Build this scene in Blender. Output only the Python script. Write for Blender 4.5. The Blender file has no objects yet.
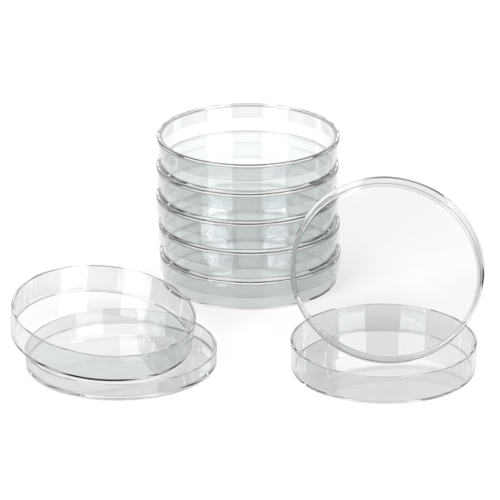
import bpy, math
from mathutils import Vector, Matrix
R = math.radians
MM = 0.001
scene = bpy.context.scene
COL = scene.collection

# ---------------------------------------------------------------- materials
def clear_plastic(name, ior=1.59, rough=0.0, col=(0.966, 0.970, 0.971)):
    m = bpy.data.materials.new(name); m.use_nodes = True
    nt = m.node_tree; nt.nodes.clear()
    out = nt.nodes.new('ShaderNodeOutputMaterial')
    # dielectric: untinted surface reflection, slightly tinted transmission
    g = nt.nodes.new('ShaderNodeBsdfRefraction')
    g.inputs['IOR'].default_value = ior
    g.inputs['Roughness'].default_value = rough
    g.inputs['Color'].default_value = (*col, 1)
    gl = nt.nodes.new('ShaderNodeBsdfGlossy'); gl.inputs['Roughness'].default_value = rough
    gl.inputs['Color'].default_value = (.99, .99, .99, 1)
    fr = nt.nodes.new('ShaderNodeFresnel'); fr.inputs['IOR'].default_value = ior
    mx = nt.nodes.new('ShaderNodeMixShader')
    nt.links.new(fr.outputs[0], mx.inputs[0])
    nt.links.new(g.outputs[0], mx.inputs[1]); nt.links.new(gl.outputs[0], mx.inputs[2])
    nt.links.new(mx.outputs[0], out.inputs['Surface'])
    return m

def matte(name, col, rough=0.9):
    m = bpy.data.materials.new(name); m.use_nodes = True
    b = m.node_tree.nodes['Principled BSDF']
    b.inputs['Base Color'].default_value = (*col, 1)
    b.inputs['Roughness'].default_value = rough
    b.inputs['Specular IOR Level'].default_value = 0.0
    return m

M_SIDE = clear_plastic('clear_polystyrene_dish_side', col=(.900, .906, .907))
M_SKIRT = clear_plastic('clear_polystyrene_lid_side', col=(.903, .909, .910))
M_LIDFLAT = clear_plastic('clear_polystyrene_lid_flat', col=(.984, .988, .989))
M_FLAT = clear_plastic('clear_polystyrene_dish_floor', col=(.974, .978, .979))
def opal(name):
    # opal acrylic of a backlit product-photography table: a third reflects, the rest lets light through from below
    m = bpy.data.materials.new(name); m.use_nodes = True
    nt = m.node_tree; nt.nodes.clear()
    out = nt.nodes.new('ShaderNodeOutputMaterial'); mx = nt.nodes.new('ShaderNodeMixShader')
    d = nt.nodes.new('ShaderNodeBsdfDiffuse'); t = nt.nodes.new('ShaderNodeBsdfTranslucent')
    for n_ in (d, t): n_.inputs['Color'].default_value = (.92, .92, .92, 1)
    mx.inputs[0].default_value = .65
    nt.links.new(d.outputs[0], mx.inputs[1]); nt.links.new(t.outputs[0], mx.inputs[2])
    nt.links.new(mx.outputs[0], out.inputs['Surface'])
    return m
M_OPAL = opal('opal_acrylic')
M_WHITE = matte('white_sweep_card', (0.9, 0.9, 0.9))

# ---------------------------------------------------------------- profiles (mm)
SEG = 288
def arc(cx, cz, r, a0, a1, n=5):
    return [(cx + r*math.cos(R(a0+(a1-a0)*i/n)), cz + r*math.sin(R(a0+(a1-a0)*i/n))) for i in range(n+1)]

def lathe(name, prof, mat, parent, closed_start=False, closed_end=False):
    """prof: open chain of (r,z) in mm walked so that outward normals face away from the plastic."""
    vs, fs = [], []
    rings = []
    for r, z in prof:
        if r < 1e-6:
            rings.append([len(vs)]); vs.append((0, 0, z*MM))
        else:
            rings.append(list(range(len(vs), len(vs)+SEG)))
            for k in range(SEG):
                a = 2*math.pi*k/SEG
                vs.append((r*math.cos(a)*MM, r*math.sin(a)*MM, z*MM))
    for A, B in zip(rings, rings[1:]):
        for k in range(SEG):
            j = (k+1) % SEG
            if len(A) == 1: fs.append((A[0], B[j], B[k])) if len(B) > 1 else None
            elif len(B) == 1: fs.append((A[k], A[j], B[0]))
            else: fs.append((A[k], A[j], B[j], B[k]))
    me = bpy.data.meshes.new(name); me.from_pydata(vs, [], fs); me.update()
    for p in me.polygons: p.use_smooth = True
    me.materials.append(mat)
    o = bpy.data.objects.new(name, me); COL.objects.link(o); o.parent = parent
    return o

def join_chains(name, chains, mat, parent):
    """several revolved chains in one mesh (the two faces of a disc)."""
    obs = [lathe(name, c, mat, None) for c in chains]
    vs, fs = [], []
    for o in obs:
        b = len(vs); vs += [tuple(v.co) for v in o.data.vertices]
        fs += [tuple(i+b for i in p.vertices) for p in o.data.polygons]
        me0 = o.data; bpy.data.objects.remove(o); bpy.data.meshes.remove(me0)
    me = bpy.data.meshes.new(name); me.from_pydata(vs, [], fs); me.update()
    for p in me.polygons: p.use_smooth = True
    me.materials.append(mat)
    o = bpy.data.objects.new(name, me); COL.objects.link(o); o.parent = parent
    return o

def empty(name, label, cat, group=None):
    o = bpy.data.objects.new(name, None); COL.objects.link(o)
    o.empty_display_size = 0.02
    o['label'] = label; o['category'] = cat
    if group: o['group'] = group
    return o

# ---- bottom half: 88 mm wide, 14.2 mm tall, z = 0 is what it stands on
HB, T = 14.23, 1.1
# order: outside underside going outwards, up the outside, over the rim, down the inside, back to the axis
base_under = [(0, .3), (14, .3), (28, .3), (38, .3), (41.1, .3)]
def line(a, b, ts=(.012, .25, .5, .75, .988)):
    return [(a[0]+(b[0]-a[0])*t, a[1]+(b[1]-a[1])*t) for t in ts]
base_wall = ([(41.1, .3), (41.3, .3), (41.4, .28), (41.55, .22), (41.7, .04), (41.85, 0), (42.0, 0), (42.35, 0)]
    + arc(42.5, .9, .9, -90, -2.5, 9) + line((43.4, .86), (43.88, HB-.3))
    + arc(43.58, HB-.3, .3, 2, 90, 6) + arc(42.88, HB-.3, .3, 90, 178, 6)
    + line((42.58, HB-.3), (42.1, T+.85))
    + arc(41.25, T+.85, .85, 2, -88, 9)
    + [(41.2, T), (41.1, T)])
base_top = [(41.1, T), (38, T), (28, T), (14, T), (0, T)]

def make_base(label, group=None):
    root = empty('petri_dish', label, 'petri dish', group)
    join_chains('floor', [base_under, base_top], M_FLAT, root)
    lathe('wall', base_wall, M_SIDE, root)
    return root

# ---- lid: 90 mm wide, 8.1 mm deep. Local z = 0 is the underside of its plate when closed
PT, RID, SK = 1.05, .6, 6.6
# closed position: plate between 0 and PT, ridge up to PT+RID, skirt down to -SK
lid_in = [(0, 0), (14, 0), (28, 0), (38, 0), (42.5, 0)]
lid_skirt = ([(42.5, 0), (42.6, 0), (42.75, 0)] + arc(43.2, -.8, .8, 89, 1, 8)
    + line((44.0, -.8), (44.14, -SK+.3))
    + arc(44.39, -SK+.25, .25, 180, 270, 5) + arc(45.05, -SK+.25, .25, 270, 359, 5)
    + line((45.3, -SK+.25), (45.2, PT+RID-.4))
    + arc(44.8, PT+RID-.4, .4, 1, 90, 7) + arc(44.05, PT+RID-.3, .3, 90, 178, 6)
    + [(43.74, PT+.2), (43.7, PT+.09), (43.6, PT+.02), (43.5, PT), (43.3, PT), (42.6, PT), (42.5, PT)])
lid_out = [(42.5, PT), (38, PT), (28, PT), (14, PT), (0, PT)]

def make_lid(label, group=None):
    root = empty('dish_cover', label, 'dish lid', group)
    join_chains('plate', [lid_in, lid_out], M_LIDFLAT, root)
    lathe('skirt', lid_skirt, M_SKIRT, root)
    return root

def copy_thing(src, label):
    c = src.copy(); COL.objects.link(c); c['label'] = label
    for ch in list(src.children):
        d = ch.copy(); COL.objects.link(d); d.parent = c
    return c

def pose(root, n, origin_local, world, spin=0.0, flip=False, size=1.0):
    """put local point origin_local at world; local +z (or -z when flipped) along n."""
    n = Vector(n).normalized()
    q = Vector((0, 0, 1)).rotation_difference(n).to_matrix()
    m = q
    if flip: m = q @ Matrix.Rotation(math.pi, 3, 'X')
    m = m @ Matrix.Rotation(spin, 3, 'Z')
    m = m.to_4x4()
    m.translation = Vector(world)*MM - m.to_3x3() @ (Vector(origin_local)*MM*size)
    root.rotation_euler = m.to_euler(); root.location = m.translation; root.scale = (size,)*3
    return root

Z = (0, 0, 1)
# ---------------------------------------------------------------- the stack of five closed dishes
SX, SY, HU = -.889, -37.549, HB + PT
words = ['lowest', 'second from the bottom', 'middle', 'fourth from the bottom', 'topmost']
jit = [(.9, 0, 20), (.5, .1, 75), (-.55, -.1, 140), (-.3, 0, 200), (.05, 0, 262)]
GB, GL = 'bottom halves of the stacked dishes', 'lids of the stacked dishes'
base0 = lid0 = None
for i, (w, (dx, dy, sp)) in enumerate(zip(words, jit)):
    lb = {0: 'clear dish bottom at the foot of the stack, standing on the white table',
          1: 'clear dish bottom second from the foot of the stack, under its own lid',
          2: 'clear dish bottom halfway up the stack of five, under the third lid',
          3: 'clear dish bottom second from the top of the stack, under its own lid',
          4: 'clear dish bottom highest in the stack, seen through the uppermost lid'}[i]
    ll = {0: 'clear lid closing the lowest dish of the stack, nearest the table',
          1: 'clear lid of the second dish from the foot of the stack',
          2: 'clear lid halfway up the stack of five, third from either end',
          3: 'clear lid second from the top of the stack, carrying the uppermost dish',
          4: 'clear lid on the very top of the stack, nothing resting on it'}[i]
    b = make_base(lb, GB) if base0 is None else copy_thing(base0, lb)
    l = make_lid(ll, GL) if lid0 is None else copy_thing(lid0, ll)
    base0, lid0 = base0 or b, lid0 or l
    pose(b, Z, (0, 0, 0), (SX+dx, SY+dy, i*HU + .02), R(sp))
    pose(l, Z, (0, 0, 0), (SX+dx, SY+dy, i*HU + HB + .035), R(sp*1.7))

# ---------------------------------------------------------------- front right: open dish with a lid stood up in it
b = copy_thing(base0, 'clear open dish flat on the table at right, with a lid standing in it')
del b['group']
pose(b, Z, (0, 0, 0), (62.948, -149.445, .02), R(33))

l = copy_thing(lid0, 'clear round disc-like lid standing upright inside the open dish at right')
del l['group']
Ln, yw = R(42.5), R(4.8)
n = Vector((math.sin(yw)*math.cos(Ln), -math.cos(yw)*math.cos(Ln), math.sin(Ln)))
u = Vector((math.cos(yw), math.sin(yw), 0)); v = n.cross(u); v = v if v.z > 0 else -v
c0 = Vector((67.6, -147.7, 1.2)) + 46.15*v          # centre of the closed end of the lid
pose(l, n, (0, 0, PT+RID), c0, R(90), flip=True, size=1.02)
# rest it on the dish floor
bpy.context.view_layer.update()
low = min((ch.matrix_world @ vv.co).z for ch in l.children for vv in ch.data.vertices)
l.location.z += (T + .04)*MM - low

# ---------------------------------------------------------------- front left: lid lying open side up, dish tilted on it
l = copy_thing(lid0, 'clear lid lying open side up on the table at left, under the tilted dish')
del l['group']
LP = (-0.70661, -1.32146, 0.0861, 0.10172, -0.11702, -0.60913, -1.4323)
pose(l, Z, (0, 0, PT+RID), (LP[5]*100, LP[6]*100, .02), R(10), flip=True)
b = copy_thing(base0, 'clear open dish at left, tilted and resting on the rim of a flat lid')
del b['group']
pose(b, (LP[3], LP[4], 1), (0, 0, 0), (LP[0]*100, LP[1]*100, LP[2]*100 + .15), R(50))

# ---------------------------------------------------------------- white sweep
def grid_sheet(name, pts, w, mat):
    vs, fs = [], []
    for y, z in pts:
        vs += [(-w, y, z), (w, y, z)]
    for i in range(len(pts)-1):
        fs.append((2*i, 2*i+1, 2*i+3, 2*i+2))
    me = bpy.data.meshes.new(name); me.from_pydata(vs, [], fs); me.update()
    for p in me.polygons: p.use_smooth = True
    me.materials.append(mat)
    o = bpy.data.objects.new(name, me); COL.objects.link(o); o['kind'] = 'structure'
    return o
grid_sheet('tabletop', [(-1.3, 0), (-.6, 0), (0, 0), (.8, 0)], .6, M_OPAL)
grid_sheet('backdrop', [(.8, 0)] + [(.8+.5*math.sin(R(a)), .5-.5*math.cos(R(a))) for a in range(10, 91, 10)] + [(1.3, 1.6)], 1.0, M_WHITE)

# ---------------------------------------------------------------- lamps
def area(name, az, el, dist, w, h, power, tgt=(0, -.1, .03), col=(1, 1, 1)):
    d = bpy.data.lights.new(name, 'AREA'); d.shape = 'RECTANGLE'; d.size = w; d.size_y = h
    d.energy = power; d.color = col
    o = bpy.data.objects.new(name, d); COL.objects.link(o)
    t = Vector(tgt)
    p = t + dist*Vector((math.cos(R(el))*math.sin(R(az)), -math.cos(R(el))*math.cos(R(az)), math.sin(R(el))))
    o.location = p
    o.rotation_euler = (t-p).to_track_quat('-Z', 'Y').to_euler()
    return o
# azimuth from the camera direction, + is to the right
area('softbox_right', 40.5, 25, 1.9, 1.12, .62, 92)
area('softbox_left', -38, 25, 1.9, 1.12, .62, 92)
area('added_overhead_fill', 180, 75, 1.5, 2.2, 1.9, 14, tgt=(0, .45, 0))  # added fill from above, keeps the rear of the table white

def aim(name, loc, tgt, w, h, power):
    o = area(name, 0, 0, 1, w, h, power)
    o.location = loc; o.rotation_euler = (Vector(tgt)-Vector(loc)).to_track_quat('-Z', 'Y').to_euler()
aim('added_backdrop_fill', (0, .45, 1.25), (0, 1.3, .55), 1.7, .35, 1.5)  # added fill on the backdrop, lightens the stack through plate reflections
aim('under_table_lamp', (0, .35, -.6), (0, .35, 0), 1.8, 1.8, 27)
area('strip_lamp_left', -114, 24, 1.6, .045, .6, 3.2)
area('strip_lamp_right', 122, 24, 1.6, .045, .6, 3.2)

w = bpy.data.worlds.new('World'); scene.world = w; w.use_nodes = True
w.node_tree.nodes['Background'].inputs[0].default_value = (1, 1, 1, 1)
w.node_tree.nodes['Background'].inputs[1].default_value = 0.04

# ---------------------------------------------------------------- camera
cd = bpy.data.cameras.new('Camera'); cam = bpy.data.objects.new('Camera', cd); COL.objects.link(cam)
cd.sensor_width = 36; cd.lens = 36*3467/500
D, E = 1.776, R(21.736)
cam.location = (0, -D*math.cos(E), D*math.sin(E))
cam.rotation_euler = (R(90)-E, 0, 0)
cd.clip_start = .05; cd.clip_end = 50
scene.camera = cam

scene.render.engine = 'CYCLES'
cy = scene.cycles
cy.max_bounces = 48; cy.transmission_bounces = 48; cy.glossy_bounces = 32; cy.diffuse_bounces = 6; cy.transparent_max_bounces = 16
cy.caustics_reflective = True; cy.caustics_refractive = True; cy.blur_glossy = 0.1
cy.sample_clamp_indirect = 12; cy.sample_clamp_direct = 0
cy.use_denoising = True
try: cy.denoiser = 'OPENIMAGEDENOISE'
except Exception: pass
vs = scene.view_settings
vs.view_transform = 'Standard'; vs.look = 'None'; vs.gamma = 1; vs.exposure = -0.72
